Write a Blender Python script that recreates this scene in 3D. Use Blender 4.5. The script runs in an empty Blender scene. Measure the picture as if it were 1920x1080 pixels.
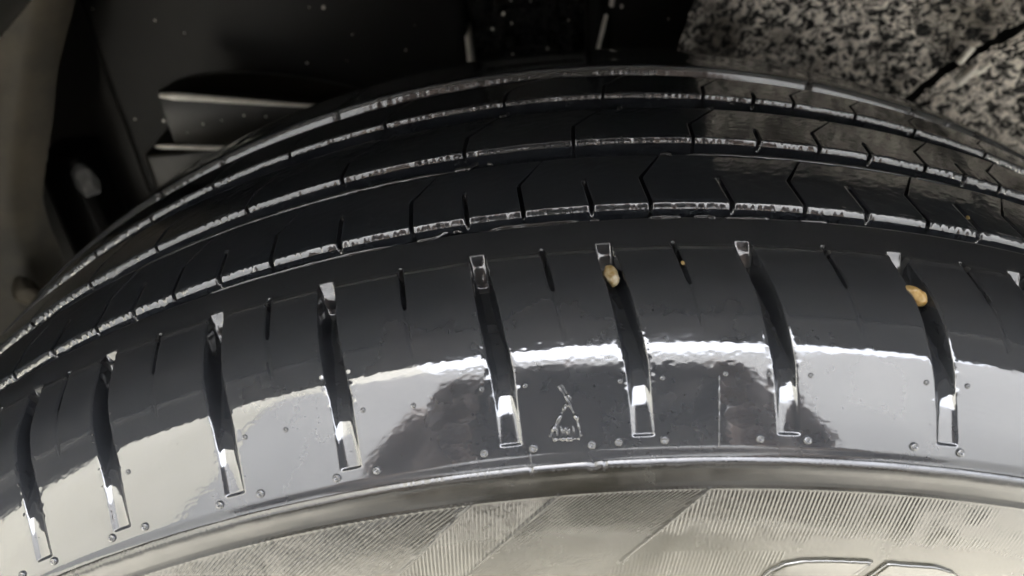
import bpy, bmesh, math, random
import numpy as np
from mathutils import Vector, Matrix

random.seed(7)
rng = np.random.default_rng(7)
S = bpy.context.scene
COL = S.collection
MM = 0.001

# ------------------------------------------------------------------ camera
cam_d = bpy.data.cameras.new("camera")
cam = bpy.data.objects.new("camera", cam_d)
COL.objects.link(cam)
R = ((0.9969149592, 0.0702700721, 0.0349668562),
     (-0.0096857343, 0.5522324138, -0.8336339411),
     (-0.0778893485, 0.8307234667, 0.5512093715))
M = Matrix(R).to_4x4()
M.translation = Vector((-9.243, -218.218, 407.972)) * MM
cam.matrix_world = M
cam_d.sensor_width = 36.0
cam_d.lens = 1529.33 / 1920 * 36
cam_d.clip_start = 0.005
cam_d.clip_end = 500
cam_d.dof.use_dof = True
cam_d.dof.focus_distance = 0.190
cam_d.dof.aperture_fstop = 16.0
S.camera = cam

# ------------------------------------------------------------------ world, sun, exposure
SUN_EL, SUN_ROT = math.radians(80), math.radians(0)
W = bpy.data.worlds.new("World")
S.world = W
W.use_nodes = True
nt = W.node_tree
bg = nt.nodes["Background"]
sky = nt.nodes.new("ShaderNodeTexSky")
sky.sky_type = 'NISHITA'
sky.sun_disc = False
sky.sun_elevation = SUN_EL
sky.sun_rotation = SUN_ROT
sky.air_density = 1.0
sky.dust_density = 3.5
hs = nt.nodes.new("ShaderNodeHueSaturation")      # an overcast sky has hardly any blue
hs.inputs["Saturation"].default_value = 0.28
nt.links.new(sky.outputs[0], hs.inputs["Color"])
nt.links.new(hs.outputs[0], bg.inputs[0])
bg.inputs[1].default_value = 0.15
sun_d = bpy.data.lights.new("sun", 'SUN')
sun_d.energy = 0.6
sun_d.angle = math.radians(60)
sun_d.color = (1.0, 0.97, 0.93)
sun = bpy.data.objects.new("sun", sun_d)
COL.objects.link(sun)
# Nishita: rotation 0 puts the sun at +Y, growing clockwise seen from above
sd = Vector((math.sin(SUN_ROT) * math.cos(SUN_EL), math.cos(SUN_ROT) * math.cos(SUN_EL), math.sin(SUN_EL)))
sun.rotation_euler = sd.to_track_quat('Z', 'Y').to_euler()
S.view_settings.view_transform = 'Standard'
S.view_settings.look = 'None'
S.view_settings.gamma = 1.0
S.view_settings.exposure = 4.9
S.cycles.max_bounces = 8
S.cycles.glossy_bounces = 5
S.cycles.use_denoising = True


# ------------------------------------------------------------------ materials
class NT:
    def __init__(self, name):
        self.m = bpy.data.materials.new(name)
        self.m.use_nodes = True
        self.t = self.m.node_tree
        self.p = self.t.nodes["Principled BSDF"]

    def n(self, typ, **kw):
        nd = self.t.nodes.new(typ)
        for k, v in kw.items():
            if k in nd.inputs:
                nd.inputs[k].default_value = v
            else:
                setattr(nd, k, v)
        return nd

    def l(self, a, b):
        self.t.links.new(a, b)

    def noise(self, scale, detail=3.0, rough=0.5, vec=None, dist=0.0):
        nd = self.n("ShaderNodeTexNoise", Scale=scale, Detail=detail, Roughness=rough, Distortion=dist)
        if vec is None:
            tc = self.n("ShaderNodeTexCoord")
            vec = tc.outputs["Object"]
        self.l(vec, nd.inputs["Vector"])
        return nd.outputs["Fac"]

    def ramp(self, fac, a, b, c0, c1):
        r = self.n("ShaderNodeValToRGB")
        e = r.color_ramp.elements
        e[0].position, e[1].position = a, b
        e[0].color = (*c0, 1) if len(c0) == 3 else c0
        e[1].color = (*c1, 1) if len(c1) == 3 else c1
        self.l(fac, r.inputs[0])
        return r.outputs[0]

    def rng(self, fac, a, b, lo, hi):
        r = self.n("ShaderNodeMapRange")
        for i, v in zip(("From Min", "From Max", "To Min", "To Max"), (a, b, lo, hi)):
            r.inputs[i].default_value = v
        self.l(fac, r.inputs[0])
        return r.outputs[0]

    def bump(self, fac, strength, dist, prev=None):
        b = self.n("ShaderNodeBump", Strength=strength, Distance=dist)
        self.l(fac, b.inputs["Height"])
        if prev is not None:
            self.l(prev, b.inputs["Normal"])
        return b.outputs[0]


def set_in(p, **kw):
    for k, v in kw.items():
        p.inputs[k.replace("_", " ")].default_value = v


def mat_rubber(name, base, base2, r0, r1, ior, bump_s, fine=2600):
    k = NT(name)
    c = k.ramp(k.noise(60, 5, 0.65), 0.42, 0.72, base, base2)
    k.l(c, k.p.inputs["Base Color"])
    k.l(k.rng(k.noise(140, 5, 0.6), 0.35, 0.7, r0, r1), k.p.inputs["Roughness"])
    b1 = k.bump(k.noise(160, 3, 0.5), bump_s, 0.0006)
    b2 = k.bump(k.noise(fine, 2, 0.5), bump_s * 0.5, 0.00008, b1)
    k.l(b2, k.p.inputs["Normal"])
    k.p.inputs["IOR"].default_value = ior
    return k.m


M_TREAD = mat_rubber("wet_tread_rubber", (0.0185, 0.0215, 0.0262), (0.024, 0.0262, 0.0300), 0.07, 0.16, 1.85, 0.06)
M_SHOULDER = mat_rubber("wet_shoulder_rubber", (0.0225, 0.0240, 0.0268), (0.027, 0.0276, 0.0298), 0.035, 0.085, 1.72, 0.022)
def add_worn_line(m, y_mm, half_mm, gain):
    """a narrow scuffed, paler ring at lateral position y"""
    t = m.node_tree; p = t.nodes["Principled BSDF"]; L = t.links.new
    tc = t.nodes.new("ShaderNodeTexCoord"); sx = t.nodes.new("ShaderNodeSeparateXYZ")
    sb = t.nodes.new("ShaderNodeMath"); sb.operation = 'ADD'; sb.inputs[1].default_value = -y_mm * MM
    ab = t.nodes.new("ShaderNodeMath"); ab.operation = 'ABSOLUTE'
    mr = t.nodes.new("ShaderNodeMapRange")
    for i, v in zip(("From Min", "From Max", "To Min", "To Max"), (half_mm * MM, half_mm * 0.2 * MM, 0.0, 1.0)):
        mr.inputs[i].default_value = v
    mx = t.nodes.new("ShaderNodeMix"); mx.data_type = 'RGBA'
    old = p.inputs["Base Color"].links[0].from_socket
    L(tc.outputs["Object"], sx.inputs[0]); L(sx.outputs["Y"], sb.inputs[0]); L(sb.outputs[0], ab.inputs[0]); L(ab.outputs[0], mr.inputs[0])
    L(mr.outputs[0], mx.inputs[0]); L(old, mx.inputs[6]); mx.inputs[7].default_value = (*gain, 1)
    L(mx.outputs[2], p.inputs["Base Color"])


add_worn_line(M_SHOULDER, -68.4, 1.0, (0.034, 0.0345, 0.035))
M_SIDE = mat_rubber("wet_sidewall_rubber", (0.007, 0.0066, 0.0052), (0.011, 0.0102, 0.0078), 0.16, 0.30, 1.58, 0.03)
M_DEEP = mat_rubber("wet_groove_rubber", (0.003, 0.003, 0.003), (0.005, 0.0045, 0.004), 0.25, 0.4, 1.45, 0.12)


def add_dust(m, col, amount):
    """a film of dried road dust that thickens towards the wheel rim"""
    t = m.node_tree; p = t.nodes["Principled BSDF"]
    tc = t.nodes.new("ShaderNodeTexCoord"); vm = t.nodes.new("ShaderNodeVectorMath"); vm.operation = 'MULTIPLY'
    vm.inputs[1].default_value = (1, 0, 1)
    ln = t.nodes.new("ShaderNodeVectorMath"); ln.operation = 'LENGTH'
    mr = t.nodes.new("ShaderNodeMapRange")
    for i, v in zip(("From Min", "From Max", "To Min", "To Max"), (0.286, 0.266, 0.0, amount)):
        mr.inputs[i].default_value = v
    nz = t.nodes.new("ShaderNodeTexNoise"); nz.inputs["Scale"].default_value = 45; nz.inputs["Detail"].default_value = 4
    mu = t.nodes.new("ShaderNodeMath"); mu.operation = 'MULTIPLY'; mu.use_clamp = True
    ad = t.nodes.new("ShaderNodeMath"); ad.operation = 'ADD'; ad.inputs[1].default_value = 0.5
    mx = t.nodes.new("ShaderNodeMix"); mx.data_type = 'RGBA'
    old = p.inputs["Base Color"].links[0].from_socket
    L = t.links.new
    L(tc.outputs["Object"], vm.inputs[0]); L(vm.outputs[0], ln.inputs[0]); L(ln.outputs["Value"], mr.inputs[0])
    L(tc.outputs["Object"], nz.inputs["Vector"]); L(nz.outputs["Fac"], ad.inputs[0]); L(ad.outputs[0], mu.inputs[0]); L(mr.outputs[0], mu.inputs[1])
    L(mu.outputs[0], mx.inputs[0]); L(old, mx.inputs[6]); mx.inputs[7].default_value = (*col, 1)
    L(mx.outputs[2], p.inputs["Base Color"])


def mat_plain(name, col, rough, ior=1.5, metallic=0.0, col2=None, scale=30, bump=0.0, bscale=300, bdist=0.0005):
    k = NT(name)
    if col2:
        k.l(k.ramp(k.noise(scale, 5, 0.6), 0.35, 0.68, col, col2), k.p.inputs["Base Color"])
    else:
        k.p.inputs["Base Color"].default_value = (*col, 1)
    k.p.inputs["Roughness"].default_value = rough
    k.p.inputs["IOR"].default_value = ior
    k.p.inputs["Metallic"].default_value = metallic
    if bump:
        k.l(k.bump(k.noise(bscale, 4, 0.6), bump, bdist), k.p.inputs["Normal"])
    return k.m


add_dust(M_SIDE, (0.058, 0.0545, 0.043), 0.9)
M_WATER = mat_plain("water_film", (0.012, 0.012, 0.013), 0.03, 1.6)
M_LINER = mat_plain("dark_liner_plastic", (0.022, 0.022, 0.021), 0.40, 1.5, col2=(0.036, 0.034, 0.030), scale=14, bump=0.15, bscale=500)
M_PANEL = mat_plain("black_panel_plastic", (0.003, 0.003, 0.0028), 0.5, 1.3, col2=(0.0055, 0.0052, 0.0045), scale=20, bump=0.1, bscale=700)
M_DIRT = mat_plain("dusty_plastic", (0.021, 0.0195, 0.015), 0.6, 1.4, col2=(0.066, 0.054, 0.036), scale=26, bump=0.2, bscale=400)
M_GREYDIRT = mat_plain("grey_splash_dirt", (0.02, 0.021, 0.022), 0.5, 1.5, col2=(0.045, 0.045, 0.046), scale=120, bump=0.6, bscale=300, bdist=0.002)
M_BRACKET = mat_plain("bracket_plastic", (0.009, 0.008, 0.006), 0.35, 1.4, col2=(0.016, 0.014, 0.010), scale=30, bump=0.1)
M_PALE = mat_plain("pale_glint_and_felt", (0.70, 0.67, 0.60), 0.2, 1.6, col2=(0.85, 0.82, 0.76), scale=200, bump=0.3)  # near-white colour stands in for wet highlights; also used for the torn felt
M_PAINT = mat_plain("dark_car_paint", (0.02, 0.021, 0.024), 0.2, 1.5)
M_GROUND = mat_plain("pale_concrete", (0.30, 0.287, 0.245), 0.8, 1.5, col2=(0.37, 0.355, 0.305), scale=3, bump=0.3, bscale=60, bdist=0.004)
M_CLOTH = mat_plain("dark_jacket_cloth", (0.05, 0.044, 0.040), 0.9, 1.4, col2=(0.09, 0.08, 0.07), scale=9, bump=0.4, bscale=60, bdist=0.01)
M_JEANS = mat_plain("blue_grey_trousers", (0.06, 0.07, 0.09), 0.9, 1.4, col2=(0.09, 0.10, 0.12), scale=9)
M_SKIN = mat_plain("skin", (0.20, 0.145, 0.12), 0.5, 1.4)
M_LIP = mat_plain("lip", (0.35, 0.16, 0.13), 0.4)
M_HAIR = mat_plain("dark_hair", (0.02, 0.016, 0.013), 0.5)
M_PHONE = mat_plain("grey_phone_case", (0.095, 0.085, 0.077), 0.5)


def mat_felt():
    k = NT("wet_felt")
    f1 = k.noise(250, 3, 0.58, dist=0.9)
    f2 = k.noise(22, 3, 0.5)
    c = k.ramp(f1, 0.43, 0.58, (0.006, 0.0055, 0.005), (0.95, 0.89, 0.82))  # pale flecks paint the glints of wet fibres into the colour
    d = k.ramp(f2, 0.34, 0.52, (0.22, 0.21, 0.195), (1, 1, 1))
    mx = k.n("ShaderNodeMix", data_type='RGBA', blend_type='MULTIPLY')
    mx.inputs[0].default_value = 1.0
    k.l(c, mx.inputs[6]); k.l(d, mx.inputs[7])
    k.l(mx.outputs[2], k.p.inputs["Base Color"])
    k.p.inputs["Roughness"].default_value = 0.45
    k.p.inputs["IOR"].default_value = 1.42
    k.l(k.bump(f1, 1.0, 0.004), k.p.inputs["Normal"])
    return k.m


M_FELT = mat_felt()


def mat_pebble(name, a, b):
    k = NT(name)
    k.l(k.ramp(k.noise(700, 4, 0.6), 0.3, 0.7, a, b), k.p.inputs["Base Color"])
    k.p.inputs["Roughness"].default_value = 0.18
    set_in(k.p, Subsurface_Weight=0.05, Subsurface_Scale=0.001)
    k.l(k.bump(k.noise(900, 3, 0.5), 0.3, 0.0003), k.p.inputs["Normal"])
    return k.m


M_PEB = mat_pebble("amber_stone", (0.20, 0.115, 0.025), (0.32, 0.23, 0.11))
M_PEB2 = mat_pebble("pale_amber_stone", (0.16, 0.10, 0.025), (0.30, 0.26, 0.18))


# ------------------------------------------------------------------ helpers
def link(o, parent=None):
    COL.objects.link(o)
    if parent is not None:
        o.parent = parent
    return o


def thing(name, label, cat, loc=(0, 0, 0), group=None):
    o = bpy.data.objects.new(name, None)
    o.empty_display_size = 0.02
    o.location = loc
    tag(o, label, cat, group)
    return link(o)


def tag(o, label, cat, group=None):
    o["label"] = label
    o["category"] = cat
    if group:
        o["group"] = group
    return o


def mesh(name, V, F, mat, parent=None, smooth=True, loc=None):
    """V (n,3) in mm, F (m,4) or list; linked as ONE object."""
    me = bpy.data.meshes.new(name)
    V = np.asarray(V, np.float64).reshape(-1, 3) * MM
    if isinstance(F, np.ndarray) and F.ndim == 2:
        k = F.shape[1]
        me.vertices.add(len(V)); me.vertices.foreach_set("co", V.ravel())
        me.loops.add(F.size); me.loops.foreach_set("vertex_index", F.ravel().astype(np.int32))
        me.polygons.add(len(F))
        me.polygons.foreach_set("loop_start", np.arange(0, F.size, k, dtype=np.int32))
        me.update(calc_edges=True)
    else:
        me.from_pydata(V.tolist(), [], [list(map(int, f)) for f in F])
    me.validate()
    if smooth:
        me.polygons.foreach_set("use_smooth", np.ones(len(me.polygons), bool))
    me.materials.append(mat)
    o = bpy.data.objects.new(name, me)
    if loc is not None:
        o.location = loc
    return link(o, parent)


def grid_faces(nr, nc, wrap=False, flip=False):
    i = np.arange(nr - 1)[:, None]
    n = nc if wrap else nc - 1
    j = np.arange(n)[None]
    a = i * nc + j; b = i * nc + (j + 1) % nc
    c = (i + 1) * nc + (j + 1) % nc; d = (i + 1) * nc + j
    F = np.stack([a, b, c, d], -1).reshape(-1, 4)
    return F[:, ::-1] if flip else F


def grid(name, X, mat, parent=None, flip=False, wrap=False, smooth=True):
    nr, nc = X.shape[:2]
    return mesh(name, X.reshape(-1, 3), grid_faces(nr, nc, wrap, flip), mat, parent, smooth)


def hash2(ix, iy, seed):
    h = (ix.astype(np.int64) * 374761393 + iy.astype(np.int64) * 668265263 + seed * 982451653) & 0x7fffffff
    h = ((h ^ (h >> 13)) * 1274126177) & 0x7fffffff
    return ((h ^ (h >> 16)) & 0xffff) / 65535.0


def vnoise(x, y, seed=0):
    x, y = np.broadcast_arrays(np.asarray(x, float), np.asarray(y, float))
    ix, iy = np.floor(x), np.floor(y)
    fx, fy = x - ix, y - iy
    fx = fx * fx * (3 - 2 * fx); fy = fy * fy * (3 - 2 * fy)
    a = hash2(ix, iy, seed); b = hash2(ix + 1, iy, seed)
    c = hash2(ix, iy + 1, seed); d = hash2(ix + 1, iy + 1, seed)
    return (a * (1 - fx) + b * fx) * (1 - fy) + (c * (1 - fx) + d * fx) * fy


def sstep(a, b, x):
    t = np.clip((x - a) / (b - a), 0, 1)
    return t * t * (3 - 2 * t)


def bm_obj(name, bm, mat, parent=None, smooth=False):
    me = bpy.data.meshes.new(name)
    bm.to_mesh(me); bm.free()
    if smooth:
        for p in me.polygons:
            p.use_smooth = True
    me.materials.append(mat)
    return link(bpy.data.objects.new(name, me), parent)


def tube_pts(P, rad, n=8, N=None):
    """tube of varying radius along P (k,3); returns V,F with pinched ends"""
    P = np.asarray(P, float); k = len(P)
    rad = np.broadcast_to(np.asarray(rad, float), (k,))
    T = np.gradient(P, axis=0); T /= np.linalg.norm(T, axis=1)[:, None] + 1e-12
    U = np.cross(T, np.array([0.31, 0.2, 0.93]) if N is None else N); U /= np.linalg.norm(U, axis=1)[:, None] + 1e-12
    Wv = np.cross(U, T)
    a = np.linspace(0, 2 * np.pi, n, endpoint=False)
    V = P[:, None] + rad[:, None, None] * (np.cos(a)[None, :, None] * U[:, None] + np.sin(a)[None, :, None] * Wv[:, None])
    return V.reshape(-1, 3), grid_faces(k, n, wrap=True)


# ================================================================== THE TYRE
R0 = 320.0
def crown(y): return R0 - 5.555e-4 * np.asarray(y, float) ** 2

# shoulder + sidewall outline (y, r), outboard side is -y
# PROF_Q is the running coordinate that the grooves and marks below are laid out in
PROF_Q = np.array([-57.1, -63, -68.3, -74, -80, -84.5, -88.5, -91.5, -97, -101, -104.7, -107.5])
PROF_Y = np.array([-57.1, -63, -68.3, -74.2, -80.6, -85.7, -90.1, -92.9, -98.2, -102.0, -105.5, -108.2])
PROF_R = np.array([318.2, 317.7, 317.1, 316.2, 314.7, 312.3, 309.1, 306.7, 301.6, 297.8, 294.1, 291.2])


def catmull(t, Yk, Rk):
    """smooth curve through the outline points, t in [0, n-1]"""
    n = len(Yk)
    i = np.clip(np.floor(t).astype(int), 0, n - 2); f = t - i
    out = []
    for K in (Yk, Rk):
        p0 = K[np.clip(i - 1, 0, n - 1)]; p1 = K[i]; p2 = K[i + 1]; p3 = K[np.clip(i + 2, 0, n - 1)]
        out.append(0.5 * ((2 * p1) + (-p0 + p2) * f + (2 * p0 - 5 * p1 + 4 * p2 - p3) * f ** 2 + (-p0 + 3 * p1 - 3 * p2 + p3) * f ** 3))
    return np.stack(out, -1)


_t = np.linspace(0, len(PROF_Y) - 1, 3000)
SH = catmull(_t, PROF_Y, PROF_R)                      # dense shoulder curve
SHQ = catmull(_t, PROF_Q, PROF_R)[:, 0]
_tg = np.gradient(SH, axis=0); _tg /= np.linalg.norm(_tg, axis=1)[:, None]
SHN = np.stack([_tg[:, 1], -_tg[:, 0]], -1)           # outward normal (ny, nr)


def sh_at(y):
    """radius and normal on the shoulder at lateral position y"""
    y = np.asarray(y, float)
    a = -SHQ
    return np.interp(-y, a, SH[:, 1]), np.interp(-y, a, SHN[:, 0]), np.interp(-y, a, SHN[:, 1])


def sh_y(q):
    """true lateral position at running coordinate q"""
    q = np.asarray(q, float)
    return np.where(q < -57.1, np.interp(-q, -SHQ, SH[:, 0]), q)


def cyl(th, y, r):
    th = np.radians(th)
    return np.stack(np.broadcast_arrays(r * np.sin(th), y, r * np.cos(th)), -1)


def on_shoulder(th, y, h=0.0):
    r, ny, nr = sh_at(y)
    return cyl(th, sh_y(y) + ny * h, r + nr * h)


def u_columns(centres, rel, half, step=0.065, lo=-34.0, hi=30.0, rim=1.5):
    """angle columns: fine inside the arc in view, coarse round the rest of the ring, exact at the cuts"""
    base = np.concatenate([np.arange(lo, hi, step)])
    cuts = np.concatenate([c + np.asarray(rel) * half for c in centres]) if len(centres) else np.zeros(0)
    keep = np.ones(len(base), bool)
    for c in centres:
        keep &= np.abs(base - c) > half * max(abs(r) for r in rel) + step * 0.4
    rest = np.arange(hi, 360 + lo - 0.2, rim)
    return np.sort(np.concatenate([base[keep], cuts, rest]))


tyre = thing("car_tyre", "wet black car tyre with grooved tread and slatted shoulder under the wheel arch", "tyre")

LAT = np.array([-33.6, -28.9, -24.54, -20.44, -15.18, -10.30, -4.10, 0.85, 6.27, 12.39, 17.55, 22.6, 27.4])
SIPE_S = np.array([-31.2, -26.8, -22.69, -17.89, -12.78, -7.20, -1.55, 3.56, 9.45, 15.18, 20.1, 25.0])
GY = np.array([-110, -104, -98, -92, -85, -77, -66, -57])
GT = np.array([0.80, 0.80, 0.78, 0.73, 0.50, 0.27, 0.0, -0.15])


# ---- shoulder rib: flank of the outer groove, rounded top, lateral grooves, sidewall down to the lip
def build_shoulder():
    rel = [-1.45, -1.2, -1.08, -1.0, -0.93, -0.84, -0.66, -0.4, 0, 0.4, 0.66, 0.84, 0.93, 1.0, 1.08, 1.2, 1.45]
    half = 0.37
    U0 = u_columns(LAT, rel, half)
    U0 = U0[np.min(np.abs(U0[:, None] - SIPE_S[None]), axis=1) > 0.16]
    U = np.unique(np.concatenate([U0,
                                  np.concatenate([c + np.array([-0.13, -0.07, -0.05, 0, 0.05, 0.07, 0.13]) for c in SIPE_S])]))
    # rows: groove flank, far chamfer, then along the shoulder curve
    yd = np.concatenate([np.arange(-57.9, -64.0, -0.5), np.arange(-64.0, -72, -0.18), np.arange(-72, -84, -0.3),
                         np.arange(-84, -100, -0.22), np.arange(-100, -106.4, -0.14)])
    rr, ny, nr = sh_at(yd)
    fl_y = np.array([-56.2, -56.35, -56.5, -56.65, -56.72, -56.82, -57.0, -57.3])
    fl_r = np.array([311.0, 313, 315, 316.8, 317.4, 317.8, 318.05, 318.18])
    fn_y = np.array([1, 1, 1, 1, .95, .8, .5, .2]); fn_r = np.sqrt(1 - fn_y ** 2)
    Y = np.concatenate([fl_y, yd]); RR = np.concatenate([fl_r, rr])
    NY = np.concatenate([fn_y, ny]); NR = np.concatenate([fn_r, nr])
    # the concave corner above the lip
    dip = sstep(-104.2, -105.6, Y) * 0.35
    RR = RR - dip * NR; Yb = sh_y(Y) - dip * NY
    u, y = np.meshgrid(U, Y)
    g = np.interp(y[:, 0], GY, GT)[:, None]
    th = u + g
    h = np.zeros_like(u)
    # lateral grooves
    D = np.interp(Y, [-110, -103.3, -102.6, -101.6, -97, -93, -89.5, -84, -72.0, -70.9, -66.0, -65.6, -57], [0, 0, .35, .75, 1.1, 1.8, 3.6, 6.0, 6.2, 5.6, 0.15, 0, 0])
    Dd = np.linspace(-106, -72, 341); Ds_ = np.interp(Dd, [-110, -103.4, -103.2, -98.5, -95.5, -92.5, -89.5, -84, -70.6], [0, .40, .40, .52, .85, 1.75, 3.5, 5.9, 6.2])
    Ds_ = np.convolve(np.pad(Ds_, 14, mode='edge'), np.hanning(31)[1:-1] / np.hanning(31)[1:-1].sum(), 'valid')
    Ds_ = Ds_ * sstep(-102.75, -102.35, Dd)
    D = np.where((Y < -76), np.interp(Y, Dd, Ds_), D)[:, None]
    wscale = np.interp(Y, [-103, -98, -90, -66], [1.22, 1.15, 1.1, 0.92])[:, None]
    for k, c in enumerate(LAT):
        du = u - c
        a = np.abs(du) / half
        f = np.interp(a, [0, .4, .66, .84, .93, 1.0, 1.08, 1.2], [1, .99, .97, .9, .55, .10, .02, 0])
        f2 = np.interp(a, [0, .45, .62, .75, .87, 1.0, 1.1], [1, 1, .93, .68, .30, .04, 0])
        mixf = sstep(-88, -96, Y)[:, None]
        f = f * (1 - mixf) + f2 * mixf
        jag = 1 + 0.02 * (vnoise(y * 1.3, u * 0 + k, 5) - .5)
        h -= D * f * jag
        m = sstep(2.9, 1.0, a)
        th += np.where(a < 3, du * (wscale - 1) * m, 0)
        # crumbly bright rims of the cut
        rim_m = np.exp(-((a - 1.22) / 0.2) ** 2) * (Y[:, None] < -72) * sstep(-101, -95, Y)[:, None]
        h += rim_m * np.maximum(vnoise(y * 1.1 + 0.7 * k, u * 5 + k * 7, 11) - .52, -.1) * 0.22
    # thin sipes between them
    Ds = np.interp(Y, [-110, -88, -86, -79, -77, -67, -66.4, -57], [0, 0, .12, .16, 2.6, 3.0, 0, 0])[:, None]
    for c in SIPE_S:
        a = np.abs(u - c)
        h -= Ds * np.interp(a, [0, .05, .075, .13], [1, 1, .06, 0])
    # faint moulding line along the inner ends of the grooves
    h += 0.17 * np.exp(-((y + 68.4) / 0.7) ** 2)
    # wear scuffs and ripples of the rubber, finer and rougher where the shoulder turns over
    arc = th * 5.4
    turn = np.exp(-((y + 87.5) / 3.2) ** 2)
    h += turn * 0.010 * (vnoise(arc * 7, y * 0.9, 21) - .5) + turn * 0.004 * (vnoise(arc * 1.6, y * 2.2, 22) - .5)
    h += 0.010 * (vnoise(arc * 1.2, y * 4.0, 23) - .5) * sstep(-64, -72, y)
    flat = sstep(-90, -94, y)
    h += flat * 0.05 * (vnoise(arc * 0.10, y * 0.12, 24) - .5) + flat * 0.003 * (vnoise(arc * 0.9, y * 0.9, 25) - .5)
    # damp, grainy patches right of the emblem
    pat = np.exp(-(((arc - 17) / 13) ** 2 + ((y + 99.5) / 4.5) ** 2))
    h += pat * 0.008 * (vnoise(arc * 2.6, y * 2.6, 26) - .5)
    X = cyl(th, Yb[:, None] + NY[:, None] * h, RR[:, None] + NR[:, None] * h)
    # far flank and chamfer follow the tread wear too
    return grid("shoulder_rib", X, M_SHOULDER, tyre, flip=True, wrap=True)


build_shoulder()


# ---- the inner ribs
def build_rib(y_n, y_f, path_y, path_t, longs, shorts, short_from, cr=1.1, seed=0, dwell=(22, 38), w_long=0.064, w_short=0.078, teeth=0.40):
    """rib between y_n (outboard edge) and y_f; longs/shorts are sipe angles at y_n"""
    allc = np.concatenate([longs, shorts])
    U = np.unique(np.concatenate([u_columns(allc, [-2.6, -1.7, -1.25, -.95, -.5, 0, .5, .95, 1.25, 1.7, 2.6], 0.085)]))
    rt = crown(y_n)
    fl = 7.0
    rows = []   # y, r, ny, nr, kind
    # worn edge: a steep little facet that rolls over into the running face
    ang = np.radians(np.r_[4, np.linspace(dwell[0], dwell[1], 9), dwell[1] + 14, 68, 86])
    seg = np.array([.08, .12, .15, .17, .18, .19, .19, .20, .20, .16, .12, .10, .08]) * cr
    dy, dr = seg * np.sin(ang), seg * np.cos(ang)
    cy_ = np.cumsum(dy); cr_ = np.cumsum(dr); H_, Wd = cr_[-1], cy_[-1]
    ye = y_n - Wd * 0.5
    for q in np.linspace(0, 1, 7)[:-1]:
        rows.append((ye - 0.5 * (1 - q), rt - fl + q * (fl - H_), -1.0, 0.05, 'w'))
    for a_, b_, c_ in zip(ang, cy_, cr_):
        rows.append((ye + b_, rt - H_ + c_, -math.cos(a_), math.sin(a_), 'c'))
    cr = Wd * 0.5
    for yy in np.arange(y_n + cr + 0.5, y_f - 0.7, 0.6):
        rows.append((yy, float(crown(yy)), 0.0, 1.0, 't'))
    for a in np.linspace(0, math.pi / 2, 5):
        rows.append((y_f - 0.6 + 0.6 * math.sin(a), float(crown(y_f)) - 0.6 + 0.6 * math.cos(a), math.sin(a), math.cos(a), 'f'))
    for q in (0.3, 1.0):
        rows.append((y_f + 0.6 * q, float(crown(y_f)) - 0.6 - q * (fl - 0.6), 1.0, 0.0, 'v'))
    Y = np.array([r[0] for r in rows]); RR = np.array([r[1] for r in rows])
    NY = np.array([r[2] for r in rows]); NR = np.array([r[3] for r in rows]); K = np.array([r[4] for r in rows])
    u, y = np.meshgrid(U, Y)
    th = u + np.interp(Y, path_y, path_t)[:, None]
    h = np.zeros_like(u)
    wall = (K == 'w')[:, None]; chm = (K == 'c')[:, None]
    arc = u * 5.55
    for c in longs:
        narrow = np.interp(Y, path_y, np.where(np.asarray(path_t) > 0.3, 0.36, 1.0))[:, None]
        f = np.interp(np.abs(u - c) / narrow, [0, w_long * .55, w_long * .95, w_long * 1.7], [1, 1, .12, 0])
        h -= np.where(wall, 1.4, 3.0) * f * np.where((K == 'v')[:, None], 0, 1)
    ds = np.interp(Y, [short_from - 0.8, short_from, short_from + 0.3], [1, 0.8, 0])[:, None]
    for c in shorts:
        f = np.interp(np.abs(u - c), [0, w_short * .55, w_short * .95, w_short * 1.7], [1, 1, .12, 0])
        h -= np.where(wall, 0.0, 3.0) * f * ds
    # feathered, toothed wear along the outboard edge
    amp = 0.15 + 1.25 * vnoise(arc * 0.13, y * 0, 38 + seed)
    arc0 = arc
    arc = arc + 1.6 * vnoise(arc * 0.55, y * 0, 39 + seed)
    tw = np.where(chm, 1.0, 0.0) + np.exp(-np.maximum(0, y - (y_n + cr)) / 0.9) * (K == 't')[:, None] * 0.5
    h += tw * teeth * (amp * (vnoise(arc * 1.2, y * 0.25, 31 + seed) - .5) * 0.60 + amp * (vnoise(arc * 3.1, y * 0.4, 32 + seed) - .5) * 0.38 + (vnoise(arc * 0.25, y * 0, 33 + seed) - .5) * 0.8)
    h += wall * 0.10 * (vnoise(arc * 1.6, y * 1 + RR[:, None] * 0.6, 34 + seed) - .5)
    h += (K == 't')[:, None] * (0.035 * (vnoise(arc * 0.5, y * 0.8, 35 + seed) - .5) + 0.02 * (vnoise(arc * 2.2, y * 2.2, 36 + seed) - .5))
    X = cyl(th, Y[:, None] + NY[:, None] * h, RR[:, None] + NR[:, None] * h)
    return grid("tread_rib", X, M_TREAD, tyre, wrap=True)


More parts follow.
